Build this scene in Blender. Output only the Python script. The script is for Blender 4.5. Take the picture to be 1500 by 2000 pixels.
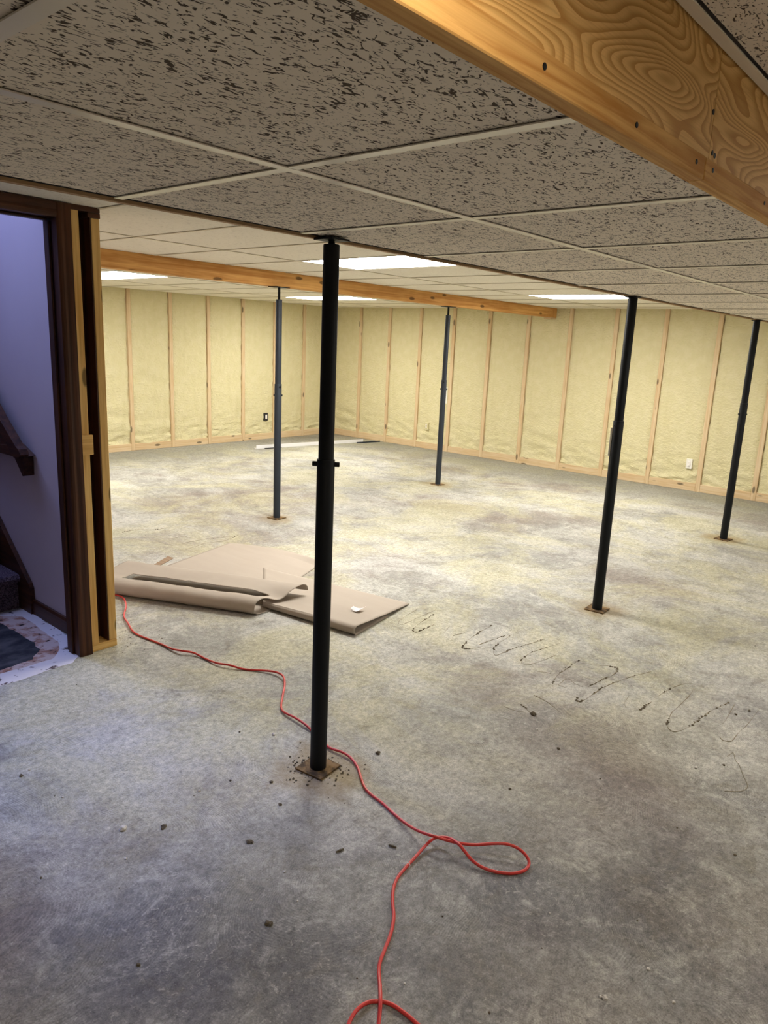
import bpy, bmesh, math, random
from mathutils import Vector, Matrix, noise as mnoise

# ------------------------------------------------------------------ clear
for o in list(bpy.data.objects):
    bpy.data.objects.remove(o)
S = bpy.context.scene
COL = S.collection
random.seed(7)

# ------------------------------------------------------------------ camera
H = 1.556                      # eye height, from 24 inch stud spacing
F = 1424.757                   # focal length in pixels of the 1500 x 2000 frame
YAW, PITCH, ROLL = math.radians(40.543), math.radians(13.0975), math.radians(-2.5658)
fw = Vector((math.cos(YAW) * math.cos(PITCH), math.sin(YAW) * math.cos(PITCH), -math.sin(PITCH)))
rt = Vector((math.sin(YAW), -math.cos(YAW), 0))
dn = fw.cross(rt)
CR = math.cos(ROLL) * rt + math.sin(ROLL) * dn
CD = -math.sin(ROLL) * rt + math.cos(ROLL) * dn
EYE = Vector((0, 0, H))
cam_d = bpy.data.cameras.new('camera')
cam = bpy.data.objects.new('camera', cam_d)
COL.objects.link(cam)
cam_d.sensor_fit = 'VERTICAL'
cam_d.sensor_height = 36.0
cam_d.lens = 36.0 * F / 2000.0
cam_d.clip_start = 0.02
m = Matrix((CR, -CD, -fw)).transposed().to_4x4()
m.translation = EYE
cam.matrix_world = m
S.camera = cam


def ray(x, y):
    return CR * ((x - 750) / F) + CD * ((y - 1000) / F) + fw


def onz(x, y, z=0.0):
    d = ray(x, y)
    return EYE + d * ((z - H) / d.z)


# ------------------------------------------------------------------ world, exposure
w = bpy.data.worlds.new('world')
S.world = w
w.use_nodes = True
w.node_tree.nodes['Background'].inputs[0].default_value = (0.5, 0.6, 0.8, 1)
w.node_tree.nodes['Background'].inputs[1].default_value = 0.02
S.view_settings.view_transform = 'Standard'
S.view_settings.look = 'None'
S.view_settings.gamma = 1.0
S.view_settings.use_curve_mapping = False
S.view_settings.exposure = 1.08

TROFFER = 17.0                 # strength of the fluorescent ceiling panels
DOWNLIGHT = 245.0               # strength of the recessed downlight above the camera
LANDING_DAY = 6.0             # the same daylight from further up, reaching out through the doorway
STAIR_DAY = 8.5               # watts of daylight falling down the stairwell


# ------------------------------------------------------------------ materials
def lin(c):
    return tuple(((v / 255) / 12.92 if v / 255 <= 0.04045 else ((v / 255 + 0.055) / 1.055) ** 2.4) for v in c) + (1.0,)


class NT:
    def __init__(s, name):
        s.m = bpy.data.materials.new(name)
        s.m.use_nodes = True
        s.t = s.m.node_tree
        s.bsdf = s.t.nodes['Principled BSDF']
        s.bsdf.inputs['Specular IOR Level'].default_value = 0.25

    def n(s, typ, **kw):
        nd = s.t.nodes.new(typ)
        for k, v in kw.items():
            setattr(nd, k, v)
        return nd

    def link(s, a, b):
        s.t.links.new(a, b)

    def setin(s, sock, v):
        if isinstance(v, bpy.types.NodeSocket):
            s.link(v, sock)
        else:
            sock.default_value = v

    def coord(s, scale=(1, 1, 1), rand=0.0, rot=(0, 0, 0)):
        tc = s.n('ShaderNodeTexCoord')
        mp = s.n('ShaderNodeMapping')
        mp.inputs['Scale'].default_value = scale
        mp.inputs['Rotation'].default_value = rot
        s.link(tc.outputs['Object'], mp.inputs['Vector'])
        if rand:
            oi = s.n('ShaderNodeObjectInfo')
            mu = s.n('ShaderNodeMath', operation='MULTIPLY')
            s.link(oi.outputs['Random'], mu.inputs[0])
            mu.inputs[1].default_value = rand
            s.link(mu.outputs[0], mp.inputs['Location'])
        return mp.outputs[0]

    def noise(s, vec, scale, detail=4, rough=0.55, dist=0.0):
        nd = s.n('ShaderNodeTexNoise')
        s.link(vec, nd.inputs['Vector'])
        nd.inputs['Scale'].default_value = scale
        nd.inputs['Detail'].default_value = detail
        nd.inputs['Roughness'].default_value = rough
        nd.inputs['Distortion'].default_value = dist
        return nd.outputs['Fac']

    def vor(s, vec, scale, out='Distance', feature='F1', rand=1.0):
        nd = s.n('ShaderNodeTexVoronoi', feature=feature)
        s.link(vec, nd.inputs['Vector'])
        nd.inputs['Scale'].default_value = scale
        nd.inputs['Randomness'].default_value = rand
        return nd.outputs[out]

    def ramp(s, fac, lo, hi, a=0.0, b=1.0, smooth=True):
        nd = s.n('ShaderNodeMapRange')
        nd.interpolation_type = 'SMOOTHSTEP' if smooth else 'LINEAR'
        s.setin(nd.inputs['Value'], fac)
        nd.inputs['From Min'].default_value = lo
        nd.inputs['From Max'].default_value = hi
        nd.inputs['To Min'].default_value = a
        nd.inputs['To Max'].default_value = b
        return nd.outputs['Result']

    def math(s, op, a, b=0.0, c=None):
        nd = s.n('ShaderNodeMath', operation=op)
        s.setin(nd.inputs[0], a)
        s.setin(nd.inputs[1], b)
        if c is not None:
            s.setin(nd.inputs[2], c)
        return nd.outputs[0]

    def mix(s, fac, a, b):
        nd = s.n('ShaderNodeMix', data_type='RGBA')
        s.setin(nd.inputs['Factor'], fac)
        s.setin(nd.inputs['A'], a)
        s.setin(nd.inputs['B'], b)
        return nd.outputs['Result']

    def mul(s, col, fac):
        nd = s.n('ShaderNodeVectorMath', operation='SCALE')
        s.setin(nd.inputs[0], col)
        s.setin(nd.inputs['Scale'], fac)
        return nd.outputs[0]

    def base(s, col, rough=0.8, metal=0.0):
        s.setin(s.bsdf.inputs['Base Color'], col)
        s.setin(s.bsdf.inputs['Roughness'], rough)
        s.bsdf.inputs['Metallic'].default_value = metal
        return s

    def bump(s, h, strength=0.3, dist=0.01):
        nd = s.n('ShaderNodeBump')
        nd.inputs['Strength'].default_value = strength
        nd.inputs['Distance'].default_value = dist
        s.link(h, nd.inputs['Height'])
        s.link(nd.outputs[0], s.bsdf.inputs['Normal'])
        return s


M = {}


def wood(name, light, dark, axis, rough=0.7, freq=60, knots=True, amount=1.0, spec=0.2):
    t = NT(name)
    sc = [freq, freq, freq]
    sc[axis] = freq * 0.035
    v = t.coord(tuple(sc), rand=37.0)
    g = t.noise(v, 1.0, 5, 0.6, 0.6)
    v2 = t.coord((3, 3, 3), rand=11.0)
    big = t.noise(v2, 1.0, 3)
    f = t.math('ADD', t.math('MULTIPLY', g, 0.75), t.math('MULTIPLY', big, 0.35))
    col = t.mix(t.ramp(f, 0.36, 0.72), lin(light), lin(dark))
    if knots:
        ks = [9.0, 9.0, 9.0]
        ks[axis] = 3.2
        kv = t.coord(tuple(ks), rand=23.0)
        d = t.vor(kv, 1.0)
        kn = t.ramp(d, 0.10, 0.17, 1.0, 0.0)
        col = t.mix(t.math('MULTIPLY', kn, 0.75 * amount), col, lin([c * 0.33 for c in dark]))
    t.base(col, rough)
    t.bsdf.inputs['Specular IOR Level'].default_value = spec
    t.bump(g, 0.15, 0.002)
    M[name] = t.m


for ax, nm in enumerate('xyz'):
    wood('edge_' + nm, (196, 162, 122), (156, 124, 88), ax, knots=False)
    wood('pine_' + nm, (216, 194, 158), (200, 170, 128), ax)
    wood('beam_' + nm, (222, 172, 104), (178, 122, 62), ax, freq=38)
    wood('frame_' + nm, (244, 206, 134), (212, 164, 92), ax)
    wood('dark_' + nm, (88, 52, 30), (52, 27, 15), ax, rough=0.45, freq=50, knots=False, spec=0.3)
    wood('rail_' + nm, (232, 184, 112), (186, 128, 58), ax, freq=70, knots=False)

# plywood fascia with contour-like flat-sawn grain
t = NT('fascia')
v = t.coord((1.9, 1.0, 7.5))
hgt = t.noise(v, 1.0, 1.5, 0.35, 0.3)
bands = t.math('FRACT', t.math('MULTIPLY', hgt, 32.0))
line = t.ramp(bands, 0.25, 0.95)
fine = t.noise(t.coord((8, 8, 260)), 1.0, 3)
col = t.mix(t.math('MULTIPLY', line, 0.75), lin((238, 194, 122)), lin((186, 126, 50)))
col = t.mix(t.ramp(fine, 0.45, 0.75, 0, 0.35), col, lin((176, 116, 50)))
t.base(col, 0.6)
t.bump(line, 0.08, 0.001)
M['fascia'] = t.m

# acoustic ceiling tiles, fissured, long axis of the fissures along local x or y
for nm, ax in (('tile_x', 0), ('tile_y', 1)):
    t = NT(nm)
    a, b = (52, 105) if ax == 0 else (105, 52)
    v = t.coord((a, b, 1), rand=60.0)
    wob = t.noise(t.coord((40, 40, 1), rand=60.0), 1.0, 2)
    fiss = t.ramp(t.noise(v, 1.0, 2.2, 0.55, 1.5), 0.573, 0.615)
    pin = t.ramp(t.vor(t.coord((115, 115, 1), rand=60.0), 1.0), 0.14, 0.22, 1.0, 0.0)
    pin = t.math('MULTIPLY', pin, t.ramp(wob, 0.40, 0.52))
    hole = t.math('MAXIMUM', fiss, t.math('MULTIPLY', pin, 0.7))
    big = t.noise(t.coord((2.5, 2.5, 1), rand=20.0), 1.0, 2)
    col = t.mix(big, lin((238, 226, 208)), lin((246, 236, 220)))
    col = t.mix(t.math('MULTIPLY', hole, 0.92), col, lin((66, 52, 42)))
    t.base(col, 0.95)
    t.bsdf.inputs['Specular IOR Level'].default_value = 0.05
    t.bump(t.math('SUBTRACT', 1.0, hole), 0.6, 0.004)
    M[nm] = t.m

# smoother tiles of the far ceiling
t = NT('tile_far')
v = t.coord((40, 90, 1), rand=60.0)
fiss = t.ramp(t.noise(v, 1.0, 3.0, 0.6, 0.8), 0.56, 0.68)
col = t.mix(t.noise(t.coord((2, 2, 1), rand=20.0), 1.0, 2), lin((232, 226, 210)), lin((240, 234, 220)))
col = t.mix(t.math('MULTIPLY', fiss, 0.28), col, lin((120, 105, 82)))
t.base(col, 0.95).bump(t.math('SUBTRACT', 1.0, fiss), 0.4, 0.003)
M['tile_far'] = t.m

t = NT('tee'); t.base(lin((236, 228, 212)), 0.3); t.bsdf.inputs['Specular IOR Level'].default_value = 0.5; M['tee'] = t.m
t = NT('tee_far'); t.base(lin((206, 196, 172)), 0.6); M['tee_far'] = t.m
t = NT('void'); t.base(lin((24, 20, 17)), 0.9); M['void'] = t.m
t = NT('plenum'); t.base(lin((70, 62, 52)), 0.9); M['plenum'] = t.m

# spray foam
t = NT('foam')
v = t.coord((1, 1, 1))
o1 = t.noise(v, 55, 3, 0.6)
o2 = t.noise(v, 9, 3, 0.55)
o3 = t.noise(t.coord((9, 9, 1.2)), 1.0, 2)
col = t.mix(t.ramp(o2, 0.35, 0.7), lin((210, 200, 156)), lin((215, 205, 165)))
col = t.mix(t.ramp(o3, 0.5, 0.75, 0, 0.25), col, lin((195, 182, 136)))
t.base(col, 0.7)
h = t.math('ADD', t.math('ADD', t.math('MULTIPLY', o1, 0.5), o2), t.noise(t.coord((1, 1, 1.8)), 24, 3, 0.55, 0.4))
t.bump(h, 0.75, 0.016)
M['foam'] = t.m

# black-blue steel posts
for nm, c in (('steel', (15, 17, 19)), ('steel_grey', (40, 44, 50))):
    t = NT(nm)
    v = t.coord((18, 18, 5))
    t.base(t.mix(t.noise(v, 1.0, 4), lin(c), lin([x * 1.25 for x in c])), 0.5, 0.0)
    t.bsdf.inputs['Specular IOR Level'].default_value = 0.22
    M[nm] = t.m
t = NT('steel_black'); t.base(lin((14, 14, 14)), 0.5); M['steel_black'] = t.m
t = NT('rust')
r = t.noise(t.coord((30, 30, 30)), 1.0, 5)
t.base(t.mix(t.ramp(r, 0.35, 0.65), lin((66, 52, 36)), lin((134, 106, 70))), 0.85)
t.bump(r, 0.5, 0.004)
M['rust'] = t.m

POSTS = {'A': (1.716, 1.735), 'C': (4.131, 1.762), 'D': (6.672, 1.772), 'B': (4.145, 4.79), 'E': (6.615, 4.87)}

# concrete floor
t = NT('concrete')
v = t.coord()
n1 = t.noise(v, 1.1, 9, 0.62, 0.3)
n2 = t.noise(t.coord(rot=(0, 0, 0.6)), 3.3, 7, 0.65, 0.6)
n3 = t.noise(v, 38, 4, 0.7)
n4 = t.noise(t.coord((1, 1, 1), rot=(0, 0, 1.1)), 0.55, 4, 0.5)
n5 = t.noise(v, 230, 2, 0.6)
sep = t.n('ShaderNodeSeparateXYZ')
t.link(v, sep.inputs[0])
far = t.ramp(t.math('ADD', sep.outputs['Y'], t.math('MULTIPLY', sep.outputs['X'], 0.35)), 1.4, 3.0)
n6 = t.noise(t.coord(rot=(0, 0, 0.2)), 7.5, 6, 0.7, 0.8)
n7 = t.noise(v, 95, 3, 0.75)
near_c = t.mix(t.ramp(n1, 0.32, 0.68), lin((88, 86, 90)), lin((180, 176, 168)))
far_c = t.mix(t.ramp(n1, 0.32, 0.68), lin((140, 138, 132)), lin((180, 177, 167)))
col = t.mix(t.ramp(far, 0, 1), near_c, far_c)  # near-to-far light falloff painted into the slab colour
col = t.mix(t.ramp(n2, 0.46, 0.70, 0, 0.6), col, lin((124, 120, 116)))
col = t.mix(t.ramp(n6, 0.50, 0.66, 0, 0.5), col, lin((108, 101, 92)))
col = t.mix(t.ramp(n6, 0.50, 0.30, 0, 0.40), col, lin((208, 204, 194)))
# brown-pink stains
col = t.mix(t.ramp(n4, 0.48, 0.62, 0, 0.5), col, lin((122, 104, 94)))
# pale dusty laitance
pale = t.ramp(t.noise(t.coord((1.1, 0.7, 1), rot=(0, 0, 0.3)), 1.6, 10, 0.74, 0.6), 0.46, 0.62)
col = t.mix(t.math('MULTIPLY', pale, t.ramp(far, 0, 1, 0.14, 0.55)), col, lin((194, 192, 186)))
# yellow foam overspray
yel = t.ramp(t.noise(t.coord((0.9, 0.9, 1), rot=(0, 0, 0.9)), 1.3, 10, 0.74, 0.6), 0.43, 0.60)
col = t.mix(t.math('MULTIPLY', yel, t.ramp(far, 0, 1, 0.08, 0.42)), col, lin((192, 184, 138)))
# bare grey band along the foamed walls
wd = t.math('MINIMUM', t.math('SUBTRACT', 8.82, sep.outputs['X']), t.math('SUBTRACT', 8.84, sep.outputs['Y']))
wd = t.math('ADD', wd, t.math('MULTIPLY', t.math('SUBTRACT', n2, 0.5), 1.6))
col = t.mix(t.ramp(wd, 0.2, 1.5, 0.62, 0.0), col, lin((128, 127, 115)))
# abraded flecks
fl = t.noise(t.coord((1, 1, 1), rot=(0, 0, 0.5)), 52, 6, 0.82, 1.2)
flk = t.math('MULTIPLY', t.ramp(fl, 0.53, 0.66), t.ramp(n2, 0.35, 0.65, 0.9, 0.25))
col = t.mix(t.math('MULTIPLY', flk, 0.6), col, lin((206, 200, 186)))
col = t.mix(t.math('MULTIPLY', t.ramp(fl, 0.45, 0.33), 0.5), col, lin((84, 80, 78)))
# trowel arcs
wv = t.n('ShaderNodeVectorMath', operation='ADD')
t.link(v, wv.inputs[0])
nv = t.n('ShaderNodeTexNoise')
t.link(v, nv.inputs['Vector'])
nv.inputs['Scale'].default_value = 2.2
sc_ = t.n('ShaderNodeVectorMath', operation='SCALE')
t.link(nv.outputs['Color'], sc_.inputs[0])
sc_.inputs['Scale'].default_value = 0.25
t.link(sc_.outputs[0], wv.inputs[1])
vd = t.vor(wv.outputs[0], 1.7)
arcs = t.math('SINE', t.math('MULTIPLY', vd, 560.0))
am = t.ramp(t.noise(v, 3.1, 3), 0.42, 0.62)
arcs = t.math('MULTIPLY', arcs, am)
fine = t.math('ADD', t.math('ADD', t.math('MULTIPLY', arcs, 0.03), t.math('MULTIPLY', n3, 0.40)), t.math('ADD', t.math('MULTIPLY', n5, 0.30), t.math('MULTIPLY', n7, 0.30)))
col = t.mul(col, t.ramp(fine, 0.38, 0.62, 0.56, 1.40, False))
# rust and foam dust rings around the posts
dmin = None
for p in POSTS.values():
    dd = t.n('ShaderNodeVectorMath', operation='DISTANCE')
    t.link(v, dd.inputs[0])
    dd.inputs[1].default_value = (p[0], p[1], 0)
    dmin = dd.outputs['Value'] if dmin is None else t.math('MINIMUM', dmin, dd.outputs['Value'])
ring = t.ramp(t.math('ADD', dmin, t.math('MULTIPLY', t.math('SUBTRACT', n2, 0.5), 0.35)), 0.07, 0.24, 1.0, 0.0)
col = t.mix(t.math('MULTIPLY', ring, 0.6), col, lin((146, 122, 74)))
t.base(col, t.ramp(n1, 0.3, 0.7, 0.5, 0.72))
t.bsdf.inputs['Specular IOR Level'].default_value = 0.3
t.bump(t.math('ADD', fine, t.math('MULTIPLY', n2, 0.4)), 0.35, 0.004)
M['concrete'] = t.m

# torn-up floor covering by the stairs
t = NT('mastic')
r = t.noise(t.coord((6, 10, 1)), 1.0, 6, 0.6)
t.base(t.mix(t.ramp(r, 0.4, 0.7), lin((40, 40, 44)), lin((86, 84, 84))), 0.8); M['mastic'] = t.m
t = NT('thinset')
r = t.noise(t.coord((12, 12, 1)), 1.0, 6, 0.65)
col = t.mix(t.ramp(r, 0.45, 0.6), lin((206, 184, 172)), lin((168, 122, 100)))
sp = t.ramp(t.noise(t.coord((24, 24, 1)), 1.0, 3), 0.62, 0.68)
t.base(t.mix(sp, col, lin((60, 50, 46))), 0.85); M['thinset'] = t.m
t = NT('whitepaint')
r = t.noise(t.coord((16, 16, 1)), 1.0, 5, 0.65)
sp = t.ramp(r, 0.58, 0.64)
t.base(t.mix(sp, lin((226, 218, 214)), lin((92, 74, 68))), 0.8); M['whitepaint'] = t.m

t = NT('drywall')
t.base(t.mix(t.noise(t.coord((3, 3, 3)), 1.0, 4), lin((196, 180, 182)), lin((206, 192, 192))), 0.6); M['drywall'] = t.m
t = NT('paintwall'); t.base(lin((200, 194, 184)), 0.8); M['paintwall'] = t.m
t = NT('carpet')
r = t.noise(t.coord(), 160, 3, 0.7)
t.base(t.mix(t.ramp(r, 0.35, 0.65), lin((62, 48, 54)), lin((150, 130, 140))), 1.0)
t.bump(r, 1.0, 0.012); M['carpet'] = t.m

# brown corrugated paper
t = NT('kraft')
r = t.noise(t.coord((3, 3, 3)), 1.0, 4)
st = t.noise(t.coord((14, 2, 2), rot=(0, 0, 0.35)), 1.0, 3)
t.base(t.mix(t.math('MULTIPLY', t.math('ADD', r, st), 0.5), lin((166, 153, 139)), lin((182, 170, 156))), 0.75); M['kraft'] = t.m
t = NT('kraft_dark')
st = t.math('SINE', t.math('MULTIPLY', t.n('ShaderNodeTexCoord').outputs['Object'], 1.0))
t.base(lin((150, 126, 102)), 0.85); M['kraft_dark'] = t.m

t = NT('cord'); t.base(lin((214, 62, 56)), 0.38); t.bsdf.inputs['Specular IOR Level'].default_value = 0.5; M['cord'] = t.m
t = NT('white_metal'); t.base(lin((226, 224, 222)), 0.4); M['white_metal'] = t.m
t = NT('paper_white'); t.base(lin((238, 230, 228)), 0.7); M['paper_white'] = t.m
t = NT('chip_white'); t.base(lin((214, 208, 200)), 0.8); M['chip_white'] = t.m
t = NT('chip_dark'); t.base(lin((100, 90, 74)), 0.9); M['chip_dark'] = t.m
t = NT('glue'); t.base(lin((142, 131, 108)), 0.8); M['glue'] = t.m
t = NT('box_plastic'); t.base(lin((40, 38, 38)), 0.5); M['box_plastic'] = t.m
t = NT('tag_paper'); t.base(lin((232, 228, 216)), 0.6); M['tag_paper'] = t.m


def emit(name, col, strength):
    t = NT(name)
    t.base(lin((240, 240, 240)), 0.5)
    t.bsdf.inputs['Emission Color'].default_value = col
    t.bsdf.inputs['Emission Strength'].default_value = strength
    M[name] = t.m


emit('diffuser', (1.0, 0.985, 0.95, 1), TROFFER)
emit('diffuser_dim', (1.0, 0.985, 0.95, 1), TROFFER * .62)  # weaker glow for the added fill panels
emit('downlamp', (1.0, 0.90, 0.76, 1), DOWNLIGHT)


# ------------------------------------------------------------------ mesh helpers
class MB:
    def __init__(s):
        s.v = []
        s.f = []
        s.smooth = False

    def quad_strip(s, rings, close=True, caps=True):
        b = len(s.v)
        n = len(rings[0])
        for r in rings:
            s.v += [tuple(p) for p in r]
        for i in range(len(rings) - 1):
            for j in range(n if close else n - 1):
                k = (j + 1) % n
                s.f.append((b + i * n + j, b + i * n + k, b + (i + 1) * n + k, b + (i + 1) * n + j))
        if caps and close:
            s.f.append(tuple(b + j for j in reversed(range(n))))
            s.f.append(tuple(b + (len(rings) - 1) * n + j for j in range(n)))
        return s

    def box(s, x0, x1, y0, y1, z0, z1, bev=0.0):
        if bev <= 0:
            r = lambda z: [(x0, y0, z), (x1, y0, z), (x1, y1, z), (x0, y1, z)]
            return s.quad_strip([r(z0), r(z1)])
        b = bev
        r = lambda z, i: [(x0 + b + i, y0 + i, z), (x1 - b - i, y0 + i, z), (x1 - i, y0 + b + i, z), (x1 - i, y1 - b - i, z),
                          (x1 - b - i, y1 - i, z), (x0 + b + i, y1 - i, z), (x0 + i, y1 - b - i, z), (x0 + i, y0 + b + i, z)]
        return s.quad_strip([r(z0, b * .7), r(z0 + b, 0), r(z1 - b, 0), r(z1, b * .7)])

    def tube(s, pts, rad, seg=8, up=(0, 0, 1), cap=True):
        rings = []
        pts = [Vector(p) for p in pts]
        for i, p in enumerate(pts):
            d = (pts[min(i + 1, len(pts) - 1)] - pts[max(i - 1, 0)]).normalized()
            a = d.cross(Vector(up))
            if a.length < 1e-4:
                a = d.cross(Vector((1, 0, 0)))
            a.normalize()
            b = a.cross(d)
            r = rad[i] if isinstance(rad, (list, tuple)) else rad
            rings.append([p + a * (r * math.cos(2 * math.pi * k / seg)) + b * (r * math.sin(2 * math.pi * k / seg)) for k in range(seg)])
        s.smooth = True
        return s.quad_strip(rings, True, cap)

    def lathe(s, cx, cy, prof, seg=28):
        rings = [[(cx + r * math.cos(2 * math.pi * k / seg), cy + r * math.sin(2 * math.pi * k / seg), z) for k in range(seg)] for r, z in prof]
        s.smooth = True
        return s.quad_strip(rings)

    def prism(s, poly, axis, a0, a1):
        def put(p, a):
            q = list(p)
            q.insert(axis, a)
            return tuple(q)
        return s.quad_strip([[put(p, a0) for p in poly], [put(p, a1) for p in poly]])


ORG = {}


def empty(name, loc, label=None, cat=None, group=None, kind=None):
    o = bpy.data.objects.new(name, None)
    o.empty_display_size = 0.1
    COL.objects.link(o)
    o.location = loc
    ORG[o.name] = Vector(loc)
    tag(o, label, cat, group, kind)
    return o


def tag(o, label=None, cat=None, group=None, kind=None):
    if label: o['label'] = label
    if cat: o['category'] = cat
    if group: o['group'] = group
    if kind: o['kind'] = kind
    return o


def obj(name, mb, mat, parent=None, org=None, label=None, cat=None, group=None, kind=None, flat=False):
    """mb holds world coordinates; the object's origin is moved to org"""
    if org is None:
        xs, ys, zs = zip(*mb.v)
        org = ((min(xs) + max(xs)) / 2, (min(ys) + max(ys)) / 2, min(zs))
    org = Vector(org)
    me = bpy.data.meshes.new(name)
    me.from_pydata([tuple(Vector(v) - org) for v in mb.v], [], mb.f)
    me.validate()
    bm = bmesh.new()
    bm.from_mesh(me)
    bmesh.ops.recalc_face_normals(bm, faces=bm.faces)
    bm.to_mesh(me)
    bm.free()
    if mb.smooth and not flat:
        for p in me.polygons:
            p.use_smooth = True
        try:
            me.set_sharp_from_angle(angle=math.radians(40))
        except Exception:
            pass
    me.materials.append(M[mat] if isinstance(mat, str) else mat)
    o = bpy.data.objects.new(name, me)
    COL.objects.link(o)
    po = ORG[parent.name] if parent is not None else Vector((0, 0, 0))
    o.location = org - po
    o.parent = parent
    ORG[o.name] = org
    tag(o, label, cat, group, kind)
    return o


def clone(src, loc, parent=None, name=None):
    o = src.copy()
    COL.objects.link(o)
    loc = Vector(loc)
    o.location = loc - (ORG[parent.name] if parent is not None else Vector((0, 0, 0)))
    o.parent = parent
    ORG[o.name] = loc
    return o


def spline(pts, n=6):
    out = []
    P = [Vector(p) for p in pts]
    for i in range(len(P) - 1):
        p0, p1, p2, p3 = P[max(i - 1, 0)], P[i], P[i + 1], P[min(i + 2, len(P) - 1)]
        for k in range(n):
            u = k / n
            out.append(0.5 * ((2 * p1) + (p2 - p0) * u + (2 * p0 - 5 * p1 + 4 * p2 - p3) * u * u + (3 * p1 - p0 - 3 * p2 + p3) * u ** 3))
    out.append(P[-1])
    return out


# ------------------------------------------------------------------ dimensions
XR, YF = 8.82, 8.84            # faces of the foamed walls
XL, YN = -2.4, -2.6            # unseen walls behind the camera
ZC = 2.074                     # suspended ceiling
ZS = 1.867                     # dropped soffit ceiling
YS0, YS1 = 0.50, 1.80          # soffit from its fascia to its far trim
YD = 3.243                     # face of the framing of the door wall
XD = 1.755                     # end of the door wall
XST = 1.653                    # drywall face in the stairwell

# ------------------------------------------------------------------ floor
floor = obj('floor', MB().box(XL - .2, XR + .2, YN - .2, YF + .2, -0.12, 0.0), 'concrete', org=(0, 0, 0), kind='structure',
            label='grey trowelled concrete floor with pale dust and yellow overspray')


def patch(name, px, mat, h, jitter, parent):
    pts = [onz(x, y) for x, y in px] if not isinstance(px[0], Vector) else px
    loop = []
    n = len(pts)
    for i in range(n):
        a, b = pts[i], pts[(i + 1) % n]
        k = max(2, int((b - a).length / 0.03))
        for j in range(k):
            p = a.lerp(b, j / k)
            q = mnoise.noise_vector(p * 9) * jitter + mnoise.noise_vector(p * 31) * jitter * .5
            loop.append((p.x + q.x, p.y + q.y))
    mb = MB()
    mb.quad_strip([[(x, y, 0.0) for x, y in loop], [(x, y, h) for x, y in loop]])
    return obj(name, mb, mat, parent)


V2 = lambda x, y: Vector((x, y, 0))
patch('painted_border', [V2(.78, 3.16), V2(1.16, 3.18), V2(1.50, 3.20), V2(1.55, 3.25), V2(1.552, 3.36), V2(1.63, 3.40), V2(1.64, 4.05), V2(.78, 4.05)], 'whitepaint', .0012, .012, floor)
patch('thinset_patch', [V2(.78, 3.30), V2(1.20, 3.30), V2(1.44, 3.30), V2(1.53, 3.40), V2(1.56, 3.55), V2(1.57, 3.75), V2(1.585, 3.93), V2(1.45, 4.05), V2(.78, 4.05)], 'thinset', .0022, .02, floor)
patch('mastic_patch', [V2(.78, 3.34), V2(1.22, 3.335), V2(1.38, 3.36), V2(1.45, 3.44), V2(1.47, 3.60), V2(1.46, 3.80), V2(1.46, 3.93), V2(.78, 3.95)], 'mastic', .0032, .02, floor)

# ------------------------------------------------------------------ foamed walls
def foam_panel(parent, kind, a0, a1, z0, z1, face, seed):
    """a: running coordinate, face: plane of the stud faces; bulges towards the room"""
    nu, nv = 22, 84
    mb = MB()
    mb.smooth = True
    ripple = random.Random(seed).random()
    for j in range(nv + 1):
        for i in range(nu + 1):
            u, v = i / nu, j / nv
            a, z = a0 + (a1 - a0) * u, z0 + (z1 - z0) * v
            edge = min(u, 1 - u) * (a1 - a0)
            p = Vector((a * 1.0 + seed * 3.1, seed * 1.7, z))
            d = 0.006 * min(1, edge / 0.05) - 0.010
            low = max(0, 1 - z / 0.55)
            d += 0.007 * mnoise.noise(p * 5) + 0.0035 * mnoise.noise(p * 16) + (0.006 + 0.020 * low) * mnoise.noise(Vector((p.x * 7, p.y, p.z * 22))) * (0.4 + low)
            d += 0.011 * low * mnoise.noise(p * 34)
            if ripple > 0.6:
                d += 0.006 * math.sin(z * 26 + 3 * mnoise.noise(p * 3)) * (0.35 + 0.65 * max(0, 1 - z / 1.3))
            if edge < 0.02:
                d -= 0.006
            wob = 0.012 * mnoise.noise(Vector((seed, 0, z * 9))) if i in (0, nu) else 0
            if kind == 'right':
                mb.v.append((face - d, a + wob, z))
            else:
                mb.v.append((a + wob, face - d, z))
    for j in range(nv):
        for i in range(nu):
            q = j * (nu + 1) + i
            mb.f.append((q, q + 1, q + nu + 2, q + nu + 1))
    return obj('foam_panel', mb, 'foam', parent)


wall_r = obj('wall_right', MB().box(XR + .05, XR + .2, YN, YF + .2, 0, 2.4), 'paintwall', org=(XR + .1, 3, 0), kind='structure',
             label='right wall insulated with pale yellow spray foam between pine studs')
wall_f = obj('wall_far', MB().box(XD, XR + .2, YF + .05, YF + .2, 0, 2.4), 'paintwall', org=(5, YF + .1, 0), kind='structure',
             label='far wall insulated with pale yellow spray foam between pine studs')
stud_y = [8.21 - .611 * k for k in range(18)]
stud_x = [8.195 - .6125 * k for k in range(11)]


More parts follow.
